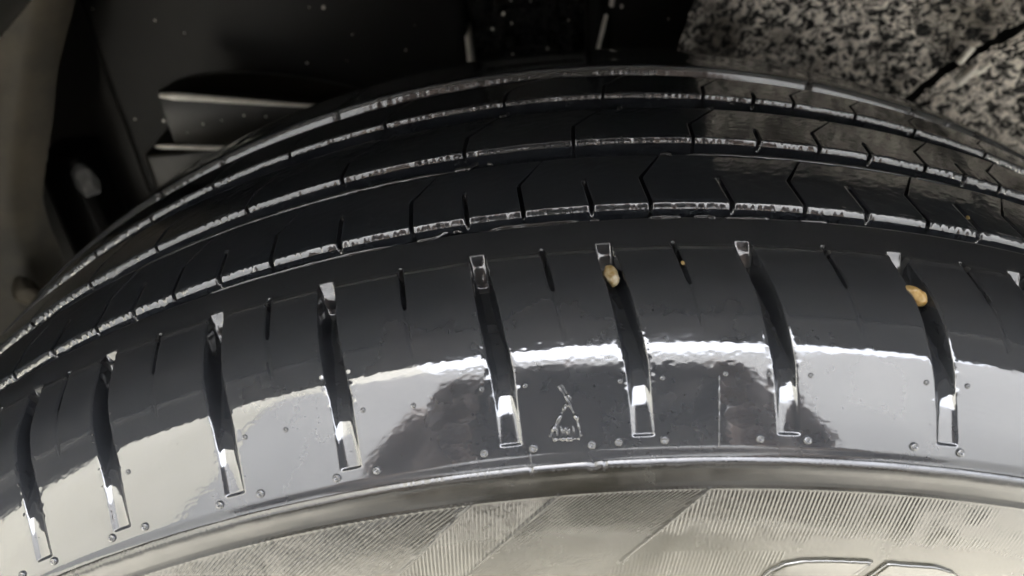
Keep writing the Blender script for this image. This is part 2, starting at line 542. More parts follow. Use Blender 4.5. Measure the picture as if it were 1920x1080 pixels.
build_rib(-50.6, -26.3, [-57, -50, -38.5, -26], [0, 0, -0.15, 1.05],
          np.array([-33.0, -28.0, -22.6, -18.3, -13.39, -6.97, -2.17, 3.17, 9.68, 15.10, 19.9, 25.0]),
          np.array([-30.5, -25.3, -20.5, -15.95, -10.22, -4.57, 0.70, 6.58, 12.39, 17.50, 22.5]), -38.8, seed=1)
build_rib(-15.9, 5.2, [-20, -15, -6.6, 5.3], [0, 0, 0.1, 1.8],
          np.array([-31, -26.33, -21.76, -16.26, -11.07, -4.88, .39, 6.12, 12.31, 17.81, 21.99, 26.5]),
          np.array([9.3, 14.9, 20.0]), -9.0, seed=5, dwell=(13, 31), cr=1.15)
build_rib(17.2, 34.5, [15, 17, 25, 35], [0, 0, 0.2, 1.6],
          np.array([-29.5, -24.93, -20.36, -15.33, -9.6, -2.94, 2.40, 7.82, 12.85, 16.4, 20.05, 24.62]),
          np.array([10.6]), 22.0, seed=9, dwell=(8, 26), cr=1.15)


# ---- the far shoulder, down the inboard sidewall
def build_far():
    pts = [(42.0, 311.5), (42.15, 312.8), (42.4, 314.2), (42.75, 315.6), (43.2, 317.1), (43.8, 318.65), (44.6, 319.45), (48, 319.35), (56, 318.2), (68, 316.8), (80, 313.5), (88.5, 307.7), (97, 300.5), (105, 292), (110, 280), (113, 262), (110, 240), (100, 222), (92, 216)]
    t = np.linspace(0, len(pts) - 1, 110)
    C = catmull(t, np.array([p[0] for p in pts], float), np.array([p[1] for p in pts], float))
    U = u_columns([], [0], 0.1, step=0.12)
    n = np.gradient(C, axis=0); n /= np.linalg.norm(n, axis=1)[:, None]
    NY, NR = -n[:, 1], n[:, 0]
    u = U[None] + 0 * C[:, :1]
    arc = u * 5.5
    edge = np.exp(-((C[:, :1] - 43.9) / 1.0) ** 2)
    h = edge * 0.22 * sstep(12, 4, u) * ((vnoise(arc * 1.4, u * 0, 41) - .5) + 0.3 * (vnoise(arc * 4, u * 0, 42) - .5))
    for c in (-26.5, -21.5, -13.4, 15.4, 22.3, 24.9, 27):
        h -= 1.3 * np.interp(np.abs(u - c - (C[:, :1] - 44) * 0.06), [0, .05, .12], [1, 1, 0]) * sstep(75, 60, C[:, :1])
    X = cyl(u, C[:, :1] + NY[:, None] * h, C[:, 1:] + NR[:, None] * h)
    return grid("inner_shoulder", X, M_TREAD, tyre, wrap=True)


build_far()

# ---- groove floors with the raised wear bars
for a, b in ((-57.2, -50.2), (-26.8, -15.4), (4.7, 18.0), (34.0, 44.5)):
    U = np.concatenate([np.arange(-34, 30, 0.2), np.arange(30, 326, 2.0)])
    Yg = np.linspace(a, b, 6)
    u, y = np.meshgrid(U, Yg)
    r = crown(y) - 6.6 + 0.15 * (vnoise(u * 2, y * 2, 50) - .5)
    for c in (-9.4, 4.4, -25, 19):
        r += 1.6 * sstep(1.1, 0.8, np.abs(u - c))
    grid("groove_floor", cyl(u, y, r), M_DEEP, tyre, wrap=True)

# ---- outer sidewall below the shoulder: rounded lip, smooth band, hatched panels, letter band, bead
B1 = lambda r: -5.27 + (r - 285.9) * 0.274
B2 = lambda r: -1.78 + (r - 286.2) * 0.264
B3 = lambda r: 3.95 + (r - 285.9) * 0.212


def build_sidewall():
    pts = [(-105.2, 291.5), (-105.3, 292.0), (-105.45, 292.2), (-106.15, 291.74), (-106.55, 291.3), (-106.86, 290.6), (-107.25, 289.3), (-107.72, 287.9), (-108.2, 286.6),
           (-109.3, 282.5), (-110.4, 278), (-111.3, 272.5), (-112.1, 267), (-112.8, 261), (-113.2, 252), (-112.5, 243), (-110, 232), (-104, 222), (-95, 216)]
    seg = [14, 14, 14, 14, 10, 8, 6, 6, 22, 22, 22, 26, 22, 20, 6, 6, 6, 6]
    t = np.concatenate([i + np.arange(k) / k for i, k in enumerate(seg)] + [[len(pts) - 1]])
    C = catmull(t, np.array([p[0] for p in pts], float), np.array([p[1] for p in pts], float))
    n = np.gradient(C, axis=0); n /= np.linalg.norm(n, axis=1)[:, None]
    NY, NR = n[:, 1], -n[:, 0]
    OFF = np.array([-0.8, 0.7])                          # where the lip meets the shoulder
    U = np.concatenate([np.arange(-24, 20.5, 0.027), np.arange(20.5, 336 - 0.5, 1.5)])
    r = C[:, 1:]; y = C[:, :1]
    u = U[None] + 0 * r
    arc = np.radians(u) * 281
    h = np.zeros_like(u)
    fade = sstep(286.7, 286.2, r) * sstep(262, 264, r)
    tri = lambda q: np.abs((q % 1.0) * 2 - 1)          # ridge profile
    b1, b2, b3 = B1(r), B2(r), B3(r)
    q_slant = (arc - 1.75 * (r - 286)) / 1.42
    q_slant2 = (arc - 1.5 * (r - 286)) / 0.95
    q_vert = (arc - 0.18 * (r - 286)) / 0.80
    p1 = (u < b1) & (r > 272.6); p3 = (u >= b2) & (u < b3)
    ridge = np.where(p1, 0.20 * sstep(.15, .85, tri(q_slant)), np.where(p3, 0.12 * sstep(.15, .85, tri(q_slant2)), 0.095 * sstep(.15, .85, tri(q_vert))))
    # the ribs of the right hand panel die out towards the letters
    worn = np.where(u >= b3, sstep(274.5, 278.5, r + 3.5 * (vnoise(arc * .35, r * .4, 61) - .5)) * sstep(19, 11, u + 6 * (vnoise(arc * .3, r * .3, 63) - .5)) + (u < 7.5) * (r < 272) * 0.5, 1.0)
    worn = worn * (0.45 + 0.55 * sstep(.25, .6, vnoise(arc * 0.22, r * 0.22, 62))) * (0.75 + 0.5 * vnoise(arc * 1.4, r * 1.4, 68))
    h += fade * ridge * worn
    for b, lo in ((b1, 272.6), (b2, 260), (b3, 270)):    # raised seams between panels
        h += fade * 0.30 * np.exp(-(((u - b) * 4.9) / 0.35) ** 2) * (r > lo)
    h += 0.25 * np.exp(-((r - 286.6) / 0.25) ** 2)       # hairline above the hatching
    h += fade * 0.02 * (vnoise(arc * 2.2, r * 2.2, 64) - .5)
    lip = sstep(290.4, 291.8, r)
    h += lip * (0.06 * (vnoise(arc * 2.2, r * 0, 65) - .5) + 0.12 * (vnoise(arc * .35, r * 0, 66) - .5)) * 0.7
    # flaws in the lip next to the emblem
    for c, w, d in ((-2.65, .05, .2), (-0.3, .16, .25), (0.15, .06, .18), (1.5, .7, .12), (2.9, .5, .1)):
        h -= lip * d * np.exp(-((u - c) / w) ** 2)
    h += 0.05 * (vnoise(arc * 0.12, r * 0.2, 67) - .5)
    X = cyl(u, y + OFF[0] + NY[:, None] * h, r + OFF[1] + NR[:, None] * h)
    return grid("sidewall", X, M_SIDE, tyre, flip=True, wrap=True)


build_sidewall()


# ---- the wheel the tyre sits on: barrel, rim flange and dished centre
def build_rim():
    pts = [(-95.6, 218.5), (-97.5, 221), (-99.5, 220), (-99, 214), (-94, 208), (-84, 205), (-72, 200), (-66, 180), (-62, 130), (-66, 80), (-70, 40), (-70, 2)]
    t = np.linspace(0, len(pts) - 1, 70)
    C = catmull(t, np.array([p[0] for p in pts], float), np.array([p[1] for p in pts], float))
    u = np.linspace(0, 360, 181)[:-1]
    X = cyl(u[None] + 0 * C[:, :1], C[:, :1] + 9 * np.maximum(0, np.cos(np.radians(u * 5)))[None] * np.exp(-((C[:, 1:] - 140) / 42) ** 2), C[:, 1:])
    return grid("wheel_rim", X, M_ALLOY, tyre, flip=True, wrap=True)


M_ALLOY = mat_plain("silver_alloy", (0.5, 0.5, 0.5), 0.3, 1.5, metallic=0.9)
build_rim()


def side_at(th, r, h=0.0):
    y = np.interp(r, [255, 261, 267, 272.5, 278, 282.5, 286.6], [-113.2, -112.8, -112.1, -111.3, -110.4, -109.3, -108.35])
    return cyl(th, y - 0.8 - h, np.asarray(r, float) + 0.7 + 0.15 * h)


# ---- raised letters at the bottom edge of the frame (only their tops are in view)
def raised_letter(outline, name="raised_letter"):
    """outline: (theta, r) loop; plateau 0.7 mm proud with a bevelled edge"""
    O = np.array(outline, float)
    # densify
    Q = []
    for i in range(len(O)):
        a, b = O[i], O[(i + 1) % len(O)]
        k = max(1, int(math.hypot((b[0] - a[0]) * 4.7, b[1] - a[1]) / 0.5))
        Q += [a + (b - a) * j / k for j in range(k)]
    Q = np.array(Q); c = Q.mean(0); n = len(Q)
    rings = []
    for s, hh in ((0.45, -0.2), (0.32, 0.30), (0.18, 0.60), (0.0, 0.74), (-0.35, 0.80)):
        d = np.roll(Q, -1, 0) - np.roll(Q, 1, 0); d[:, 0] *= 4.7
        nn = np.stack([d[:, 1], -d[:, 0]], -1); nn /= np.linalg.norm(nn, axis=1)[:, None] + 1e-9
        if ((Q - c) * np.array([4.7, 1]) * nn).sum() < 0:
            nn = -nn
        P = Q + nn * s / np.array([4.7, 1.0])
        jit = 0.16 * (vnoise(np.arange(n) * .8, np.zeros(n), 71) - .5)
        rings.append(side_at(P[:, 0], P[:, 1] + jit, hh))
    V = np.concatenate(rings)
    F = [tuple(f) for f in grid_faces(len(rings), n, wrap=True)]
    F.append(tuple(range((len(rings) - 1) * n, len(rings) * n)))
    o = mesh(name, V, F, M_LETTER, tyre, smooth=True)
    bm = bmesh.new(); bm.from_mesh(o.data)
    bmesh.ops.triangulate(bm, faces=[f for f in bm.faces if len(f.verts) > 4])
    bmesh.ops.recalc_face_normals(bm, faces=bm.faces)
    bm.to_mesh(o.data); bm.free()
    return o


M_LETTER = mat_rubber("smooth_letter_rubber", (0.026, 0.025, 0.0185), (0.034, 0.032, 0.024), 0.12, 0.2, 1.75, 0.04)
raised_letter([(6.6, 262), (6.75, 265), (7.1, 267.3), (7.6, 269.0), (8.2, 269.9), (9.0, 270.4), (11.30, 270.7), (10.9, 268), (10.0, 262)])
raised_letter([(10.75, 262), (11.6, 267.6), (12.05, 270.6), (14.2, 270.9), (14.9, 270.2), (15.4, 268.8), (15.7, 266), (15.6, 262)])
raised_letter([(17.6, 262), (17.7, 266), (18.1, 268.6), (19.0, 269.6), (22, 270), (22, 262)])

# ---- vent stubs: little rubber nipples each side of every lateral groove
def stub_mesh(rad):
    bm = bmesh.new()
    prof = [(1.0, -0.1), (1.0, 0.18), (0.92, 0.42), (0.74, 0.60), (0.5, 0.64), (0.34, 0.52), (0.22, 0.42), (0.0, 0.40)]
    n = 14
    rings = []
    for q, z in prof[:-1]:
        rings.append([bm.verts.new((rad * q * math.cos(2 * math.pi * i / n) * MM, rad * q * math.sin(2 * math.pi * i / n) * MM, z * rad * MM)) for i in range(n)])
    for a, b in zip(rings, rings[1:]):
        for i in range(n):
            bm.faces.new((a[i], a[(i + 1) % n], b[(i + 1) % n], b[i]))
    bm.faces.new(rings[-1])
    me = bpy.data.meshes.new("vent_stub")
    bm.to_mesh(me); bm.free()
    for p in me.polygons:
        p.use_smooth = True
    me.materials.append(M_SHOULDER)
    return me


def place_on_shoulder(me, name, th, y, parent, spin=0.0, tilt=0.0):
    P = on_shoulder(th, y); Nn = on_shoulder(th, y, 1.0) - P
    o = bpy.data.objects.new(name, me)
    q = Vector(Nn).to_track_quat('Z', 'Y').to_matrix().to_4x4() @ Matrix.Rotation(spin, 4, 'Z') @ Matrix.Rotation(tilt, 4, 'X')
    q.translation = Vector(P) * MM
    o.matrix_local = q
    return link(o, parent)


STUB_BIG, STUB_SMALL = stub_mesh(0.88), stub_mesh(0.55)
for th in (-26.3, -25.1, -23.3, -20.21, -18.58, -15.10, -13.32, -10.14, -8.52, -4.34, -2.48, -0.31, 0.70, 2.40, 5.96, 7.74, 11.85, 13.70, 17.6, 19.4):
    place_on_shoulder(STUB_BIG, "vent_stub", th, -103.35 + random.uniform(-.15, .15), tyre, random.uniform(0, 6), random.uniform(-.15, .15))
for th, y in ((-8.75, -94.5), (-6.81, -95.1), (-4.18, -94.1), (-2.56, -94.3), (0.93, -94.7), (2.48, -94.5), (4.80, -94.1), (6.43, -94.1), (7.97, -94.1), (12.39, -93.9), (14.01, -93.7), (-13.6, -94.6), (-11.9, -95), (-18.9, -94.5)):
    place_on_shoulder(STUB_SMALL, "vent_stub", th, y, tyre, random.uniform(0, 6))


# ---- tread wear emblem: a triangle with small letters, and moulding flash lines
def stroke_verts(path, rad, lift=0.12, rough=0.35, seed=0):
    P = np.array(path, float)
    d = np.concatenate([[0], np.cumsum(np.hypot(np.diff(P[:, 0]) * 5.2, np.diff(P[:, 1])))])
    k = max(4, int(d[-1] / 0.16))
    t = np.linspace(0, d[-1], k)
    th = np.interp(t, d, P[:, 0]); yy = np.interp(t, d, P[:, 1])
    rr = rad * (1 + rough * (vnoise(t * 2.4, t * 0 + seed, 81) - .5) * 2)
    rr[0] = rr[-1] = 0.02
    return tube_pts(on_shoulder(th, yy, lift), rr, 8)


def strokes(name, paths, rad, mat=None, parent=None, lift=0.1, rough=0.35):
    Vs, Fs, o = [], [], 0
    for i, p in enumerate(paths):
        V, F = stroke_verts(p, rad, lift, rough, i)
        Vs.append(V); Fs.append(F + o); o += len(V)
    return mesh(name, np.concatenate(Vs), np.concatenate(Fs), mat or M_SHOULDER, parent or tyre)


EMB = strokes("emblem_triangle", [[(-1.10, -97.5), (-1.45, -99.6), (-1.84, -102.0)], [(-1.02, -97.5), (-0.78, -99.6), (-0.66, -102.3)], [(-1.75, -102.3), (-0.7, -102.5)]], 0.42, lift=-0.06, rough=0.7)
strokes("emblem_stroke", [
                            [(-1.36, -94.7), (-1.12, -96.4), (-0.98, -97.6)], [(-1.24, -94.6), (-1.0, -96.3), (-0.88, -97.4)]], 0.26, parent=EMB, lift=-0.05, rough=0.7)
# the lettering inside the triangle reads TWI
strokes("emblem_letter", [[(-1.56, -101.9), (-1.53, -100.6)], [(-1.62, -100.55), (-1.44, -100.55)]], 0.24, parent=EMB, lift=-0.04, rough=0.6)
strokes("emblem_letter", [[(-1.40, -100.5), (-1.32, -101.9), (-1.24, -100.8), (-1.15, -101.9), (-1.06, -100.5)]], 0.26, parent=EMB, lift=-0.04, rough=0.6)
strokes("emblem_letter", [[(-0.95, -100.6), (-0.92, -101.9)]], 0.24, parent=EMB, lift=-0.04, rough=0.6)
strokes("flash_line", [[(4.57, -94.2), (4.52, -98), (4.41, -104.6)]], 0.16, lift=0.0)
strokes("flash_line", [[(-2.62, -104.0), (-2.60, -105.8)]], 0.12, lift=0.0)

# ---- beads of water along the outboard edges of the grooves
def bead(y0, a, b, w0, w1, seed, wig=0.0, lift=0.05):
    k = max(8, int((b - a) / 0.06))
    u = np.linspace(a, b, k); f = (u - a) / (b - a)
    w = (w0 + (w1 - w0) * f) * (0.7 + 0.6 * vnoise(u * 2.3, u * 0, seed)) * np.minimum(1, np.minimum(f, 1 - f) * 14 + 0.02)
    y = y0 + 0.25 * (vnoise(u * 1.1, u * 0, seed + 1) - .5) + wig * sstep(0.55, 0.95, f)
    r = crown(y) - 0.12 if y0 > -56 else sh_at(y)[0] - 0.02
    sec = np.array([(-.50, -.35), (-.42, 0), (-.21, .33), (-.02, .60), (.12, .68), (.30, .50), (.50, 0), (.50, -.35)])
    k2 = 2.7 * np.maximum(w, 0.005)
    V = cyl(u[:, None], y[:, None] + sec[None, :, 0] * k2[:, None], r[:, None] + sec[None, :, 1] * k2[:, None] + lift)
    return V.reshape(-1, 3), grid_faces(k, len(sec), wrap=True)


BEADS = [(-26.6, -22.0, -5.2, .22, .46, 1, 0), (-26.5, -5.3, -4.1, .42, .34, 2, 2.2), (-25.0, -3.75, -3.45, .3, .3, 3, -.6),
         (-26.4, 4.2, 4.75, .3, .3, 4, -.8), (-26.6, 5.2, 16.3, .3, .34, 5, 0), (-26.7, 16.3, 19.0, .3, .1, 6, 0),
         (-57.3, -16.0, -7.6, .16, .30, 7, 0), (-57.4, -6.6, -5.3, .22, .42, 8, 1.7), (-55.9, -5.1, -4.7, .3, .25, 9, -.6),
         (-57.3, -3.6, 0.1, .34, .26, 10, 0), (-57.3, .5, .9, .16, .16, 11, 0), (-57.3, 2.9, 4.2, .28, .30, 12, 0),
         (-57.2, 4.7, 5.6, .3, .3, 13, -.5), (-57.4, 5.9, 7.8, .2, .2, 14, 0), (-57.4, 9.0, 10.2, .18, .18, 15, 0),
         (4.6, -11.6, -9.7, .14, .2, 16, 0), (5.6, -3.2, -2.6, .2, .3, 17, 1.0), (5.2, 2.9, 3.2, .24, .2, 18, 0), (5.0, 7.5, 7.9, .3, .3, 19, .4), (5.0, 13.5, 13.8, .3, .2, 20, 0)]
for b in BEADS:
    V, F = bead(*b)
    mesh("water_bead", V, F, M_WATER, tyre)

# ---- spray droplets and crumbs clinging round the lateral grooves: nobody could count them
def droplets():
    V0, F0 = [], []
    bm = bmesh.new(); bmesh.ops.create_icosphere(bm, subdivisions=1, radius=1.0)
    bv = np.array([v.co[:] for v in bm.verts]); bf = np.array([[v.index for v in f.verts] for f in bm.faces]); bm.free()
    spots = []
    for c in LAT:
        for s in (-1, 1):
            for _ in range(16):
                y = rng.uniform(-93, -73) if s > 0 else rng.uniform(-90, -70)
                g = np.interp(y, GY, GT)
                spots.append((c + g + s * (0.45 + abs(rng.normal(0, .06))), y, rng.uniform(.07, .20)))
    for c in SIPE_S:
        for _ in range(4):
            y = rng.uniform(-80, -72)
            spots.append((c + np.interp(y, GY, GT) + rng.normal(0, .18), y, rng.uniform(.06, .14)))
    for _ in range(70):
        spots.append((rng.uniform(-25, 22), rng.uniform(-102, -72), rng.uniform(.06, .16)))
    for i, (t, y, r) in enumerate(spots):
        P = on_shoulder(t, y); N = on_shoulder(t, y, 1.0) - P
        sc = bv * r * (1 + 0.5 * rng.uniform(-1, 1, (1, 3)))
        sc = sc - np.outer(sc @ N, N) * 0.45
        V0.append(P + sc); F0.append(bf + i * len(bv))
    o = mesh("spray_droplets", np.concatenate(V0), np.concatenate(F0), M_WATER, tyre)
    o["kind"] = "stuff"


droplets()


# ================================================================== STONES caught in the tread
def stone(name, label, cat, th, y, h, size, mat, seed, rot):
    bm = bmesh.new()
    bmesh.ops.create_icosphere(bm, subdivisions=4, radius=1.0)
    for v in bm.verts:
        d = v.co.normalized()
        k = 1.0
        for i in range(9):       # flattened facets of a broken pebble
            rr = random.Random(seed * 31 + i)
            n = Vector((rr.gauss(0, 1), rr.gauss(0, 1), rr.gauss(0, 1))).normalized()
            k = min(k, rr.uniform(.62, .90) / max(d.dot(n), 0.01)) if d.dot(n) > 0.3 else k
        q = d * (k + 0.16 * (float(vnoise(d.x * 2.2 + seed, d.y * 2.2 + d.z * 1.7, seed)) - .5) + 0.07 * (float(vnoise(d.x * 6 + seed, d.y * 6 + d.z * 5, seed + 1)) - .5))
        v.co = Vector((q.x * size[0], q.y * size[1], q.z * size[2])) * MM
    P = on_shoulder(th, y, h)
    o = bm_obj(name, bm, mat, None, True)
    N = on_shoulder(th, y, 1.0) - on_shoulder(th, y)
    q = Vector(N).to_track_quat('Z', 'Y').to_matrix().to_4x4() @ Matrix.Rotation(rot, 4, 'Z')
    q.translation = Vector(P) * MM
    o.matrix_world = q
    tag(o, label, cat)
    return o


stone("pebble", "mottled amber and white pebble wedged high in a shoulder groove near the middle", "pebble", 1.00, -75.0, -1.6, (1.75, 2.9, 2.1), M_PEB2, 3, 0.15)
stone("pebble", "smooth golden brown pebble half hidden against the wall of the right hand shoulder groove", "pebble", 12.50, -78.3, -1.3, (1.75, 3.1, 2.2), M_PEB, 8, 0.25)


def grit(th, y, r, h, label):
    bm = bmesh.new(); bmesh.ops.create_icosphere(bm, subdivisions=2, radius=1.0)
    for v in bm.verts:
        v.co = Vector((v.co.x * .45, v.co.y * .75, v.co.z * .45)) * MM * (1 + random.uniform(-.15, .15))
    o = bm_obj("grit_grain", bm, M_PEB, None, True)
    P = cyl(th, y, r + h); o.location = Vector(P) * MM
    tag(o, label, "grain of grit")


grit(17.5, -44.0, float(crown(-44)), -0.2, "tiny orange grain of grit in a short slit of the middle rib at the right")
grit(3.78, -73.2, 316.2, -0.1, "tiny pale grain of grit in the shoulder slit right of the mottled pebble")

# ================================================================== THE WHEEL ARCH
arch = thing("wheel_arch", "dark wet wheel arch of the car behind and above the tyre", "wheel arch", (0, 0, 0))


def box(name, x0, x1, y0, y1, z0, z1, mat, parent, bev=1.5, rot=None, seg=3):
    bm = bmesh.new(); bmesh.ops.create_cube(bm, size=1.0)
    for v in bm.verts:
        v.co = Vector(((x1 - x0) * v.co.x, (y1 - y0) * v.co.y, (z1 - z0) * v.co.z)) * MM
    if bev:
        bmesh.ops.bevel(bm, geom=bm.edges[:], offset=bev * MM, segments=seg, affect='EDGES', profile=0.6)
    o = bm_obj(name, bm, mat, parent, True)
    o.location = Vector(((x0 + x1) / 2, (y0 + y1) / 2, (z0 + z1) / 2)) * MM
    if rot:
        o.rotation_euler = rot
    return o


# fender skin with its rolled lip
def build_fender():
    T = np.radians(np.linspace(-104, 104, 121))
    rows = [(398, -98), (424, -106), (426, -118), (425.5, -138), (426, -143), (428.5, -145.5), (433, -146), (470, -148)]
    X = [np.stack([r * np.sin(T), np.full_like(T, y), r * np.cos(T)], -1) for r, y in rows]
    k = 1 / np.maximum(np.abs(np.sin(T)) / 1050, np.abs(np.cos(T)) / 640)
    X.append(np.stack([k * np.sin(T), np.full_like(T, -150.0), np.maximum(k * np.cos(T), -150)], -1))
    k2 = k * 1.01
    X.append(np.stack([k2 * np.sin(T), np.full_like(T, 900.0), np.maximum(k2 * np.cos(T) + 40, -150)], -1))
    return grid("fender", np.array(X), M_PAINT, arch)


build_fender()

# liner shell over the top of the wheel
T = np.radians(np.linspace(-112, 112, 113))
Yl = np.linspace(-100, 236, 24)
tt, yy = np.meshgrid(T, Yl)
rr = 398 + 1.2 * np.cos(yy / 12.0) + 2 * (vnoise(np.degrees(tt) * .3, yy * .05, 90) - .5)
grid("liner_shell", np.stack([rr * np.sin(tt), yy, rr * np.cos(tt)], -1), M_LINER, arch, flip=True)
# inboard wall
xs = np.linspace(-400, 400, 60); zs = np.linspace(-160, 400, 50)
xx, zz = np.meshgrid(xs, zs)
grid("inner_wall", np.stack([xx, 236 + 2 * (vnoise(xx * .05, zz * .05, 91) - .5), zz], -1), M_LINER, arch, flip=False)

# panels of the inboard wall
box("inner_panel", -232, -38, 205, 232, 60, 420, M_PANEL, arch, 5)
box("edge_glint_strip", -39.2, -36.6, 203, 232, 240, 286, M_PALE, arch, 1.0)  # pale strip painted in for the bright line on the panel step
box("inner_panel", 34, 92, 208, 232, 60, 420, M_PANEL, arch, 6)


def rough_panel():
    xs = np.linspace(-34, 24, 90); zs = np.linspace(200, 330, 160)
    x, z = np.meshgrid(xs, zs)
    y = 222 - 5.0 * (vnoise(x * .35, z * .35, 95) ** 2) - 2.5 * vnoise(x * .9, z * .9, 96)
    grid("rough_panel", np.stack([x, y, z], -1), M_PANEL, arch)


rough_panel()


def column(name, P0, P1, rad, mat, parent, n=20):
    t = np.linspace(0, 1, 24)[:, None]
    P = np.array(P0)[None] * (1 - t) + np.array(P1)[None] * t
    V, F = tube_pts(P, rad, n)
    return mesh(name, V, F, mat, parent)


column("moulded_rib", (24, 206, 180), (34, 206, 420), 5.5, M_PANEL, arch)
column("edge_glint_strip", (28.5, 199, 274), (33.5, 200.5, 292), 1.1, M_PALE, arch, 8)  # pale tubes stand in for the glint on the rounded rib
column("edge_glint_strip", (36.0, 200.0, 296), (40.0, 200.5, 318), 1.3, M_PALE, arch, 8)


# felt lining, two pieces meeting at a radial seam
def felt(t0, t1, yoff, seed, nt):
    prof = [(98, 392), (104, 386), (114, 374), (135, 352), (155, 322), (165, 285), (172, 240), (178, 180)]
    t = np.linspace(0, len(prof) - 1, 400)
    C = catmull(t, np.array([p[0] for p in prof], float), np.array([p[1] for p in prof], float))
    n = np.gradient(C, axis=0); n /= np.linalg.norm(n, axis=1)[:, None]
    NY, NR = n[:, 1:], -n[:, :1]
    th = np.linspace(t0, t1, nt)[None] + 0 * C[:, :1]
    arc = np.radians(th) * 330; s = np.cumsum(np.r_[0, np.linalg.norm(np.diff(C, axis=0), axis=1)])[:, None]
    wx = arc + 3 * (vnoise(arc * .25, s * .25, seed) - .5); ws = s + 3 * (vnoise(arc * .25, s * .25, seed + 1) - .5)
    h = 2.4 * vnoise(wx * .34, ws * .34, seed + 2) + 1.3 * vnoise(wx * .62, ws * .7, seed + 3)
    h -= 3 * sstep(1.6, 0.3, np.minimum(np.abs(th - t0), np.abs(th - t1)))
    h += yoff
    X = cyl(th, C[:, :1] + NY * h * -1, C[:, 1:] + NR * h * -1)
    return grid("felt_lining", X, M_FELT, arch, flip=True)


felt(12.5, 34.4, 0, 100, 260)
felt(35.6, 80.0, 3, 120, 460)
# fastener and torn shreds at the seam
column("clip", (191, 146, 283), (198, 146, 290), [4.5] * 24, M_GREYDIRT, arch, 10)
for a, b, r in (((186, 143, 273), (191, 143, 281), 1.7), ((189, 146, 262), (196, 146, 270), 2.2), ((197, 147, 266), (203, 147, 271), 1.5)):
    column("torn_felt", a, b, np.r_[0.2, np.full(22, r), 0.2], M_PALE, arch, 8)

# left side: dusty flap in front, posts, splashed lumps
def flap():
    edge = [(400, -185), (331, -208), (300, -228), (259, -250), (235, -262), (212, -268), (170, -272), (120, -276)]
    E_ = np.array(edge, float)
    z = np.linspace(400, 120, 60); xe = np.interp(-z, -E_[:, 0], E_[:, 1])
    k = np.linspace(0, 1, 30)
    x = xe[None] - 190 * k[:, None]
    zz = z[None] + 0 * x
    y = 150 - 40 * sstep(0, 1, k)[:, None] + 6 * (vnoise(x * .03, zz * .03, 131) - .5) + 14 * np.exp(-(k[:, None] * 190 / 5) ** 2)
    return grid("splash_flap", np.stack([x, y, zz], -1), M_DIRT, arch, flip=False)


flap()
box("mounting_post", -284, -258, 196, 230, 60, 240, M_PANEL, arch, 6)
def lump(name, c, size, mat, parent, seed, rot=(0, 0, 0)):
    bm = bmesh.new(); bmesh.ops.create_icosphere(bm, subdivisions=4, radius=1.0)
    for v in bm.verts:
        k = 1 + 0.25 * float(vnoise(v.co.x * 2 + seed, v.co.z * 2 + v.co.y, seed) - .5)
        v.co = Vector((v.co.x * size[0], v.co.y * size[1], v.co.z * size[2])) * MM * k
    o = bm_obj(name, bm, mat, parent, True)
    o.location = Vector(c) * MM
    o.rotation_euler = rot
    return o


lump("grommet", (-254, 165, 272), (6, 4, 24), M_GREYDIRT, arch, 4, (0, math.radians(12), 0))
lump("grommet", (-250, 184, 231), (7, 3, 10), M_GREYDIRT, arch, 6)
lump("mud_lump", (-278, 140, 190), (7, 5, 9), M_DIRT, arch, 8)

# drops of water on the panels, their glints painted in as near-white colour
def panel_drops():
    bm = bmesh.new(); bmesh.ops.create_icosphere(bm, subdivisions=1, radius=1.0)
    bv = np.array([v.co[:] for v in bm.verts]); bf = np.array([[v.index for v in f.verts] for f in bm.faces]); bm.free()
    V, F = [], []
    i = 0
    for x0, x1, z0, z1, y, n in ((-225, -45, 245, 325, 204.6, 7), (-135, -60, 262, 312, 204.6, 6), (-32, 22, 262, 320, 213, 30), (42, 88, 255, 315, 207.6, 14), (-190, -100, 250, 272, 158.5, 10)):
        for _ in range(n):
            r = abs(rng.normal(0, .42)) + .12
            V.append(bv * np.array([r, r * .5, r * rng.uniform(.9, 1.5)]) + np.array([rng.uniform(x0, x1), y, rng.uniform(z0, z1)])); F.append(bf + i * len(bv)); i += 1
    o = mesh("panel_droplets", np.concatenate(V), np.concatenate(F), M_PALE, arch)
    o["kind"] = "stuff"


panel_drops()


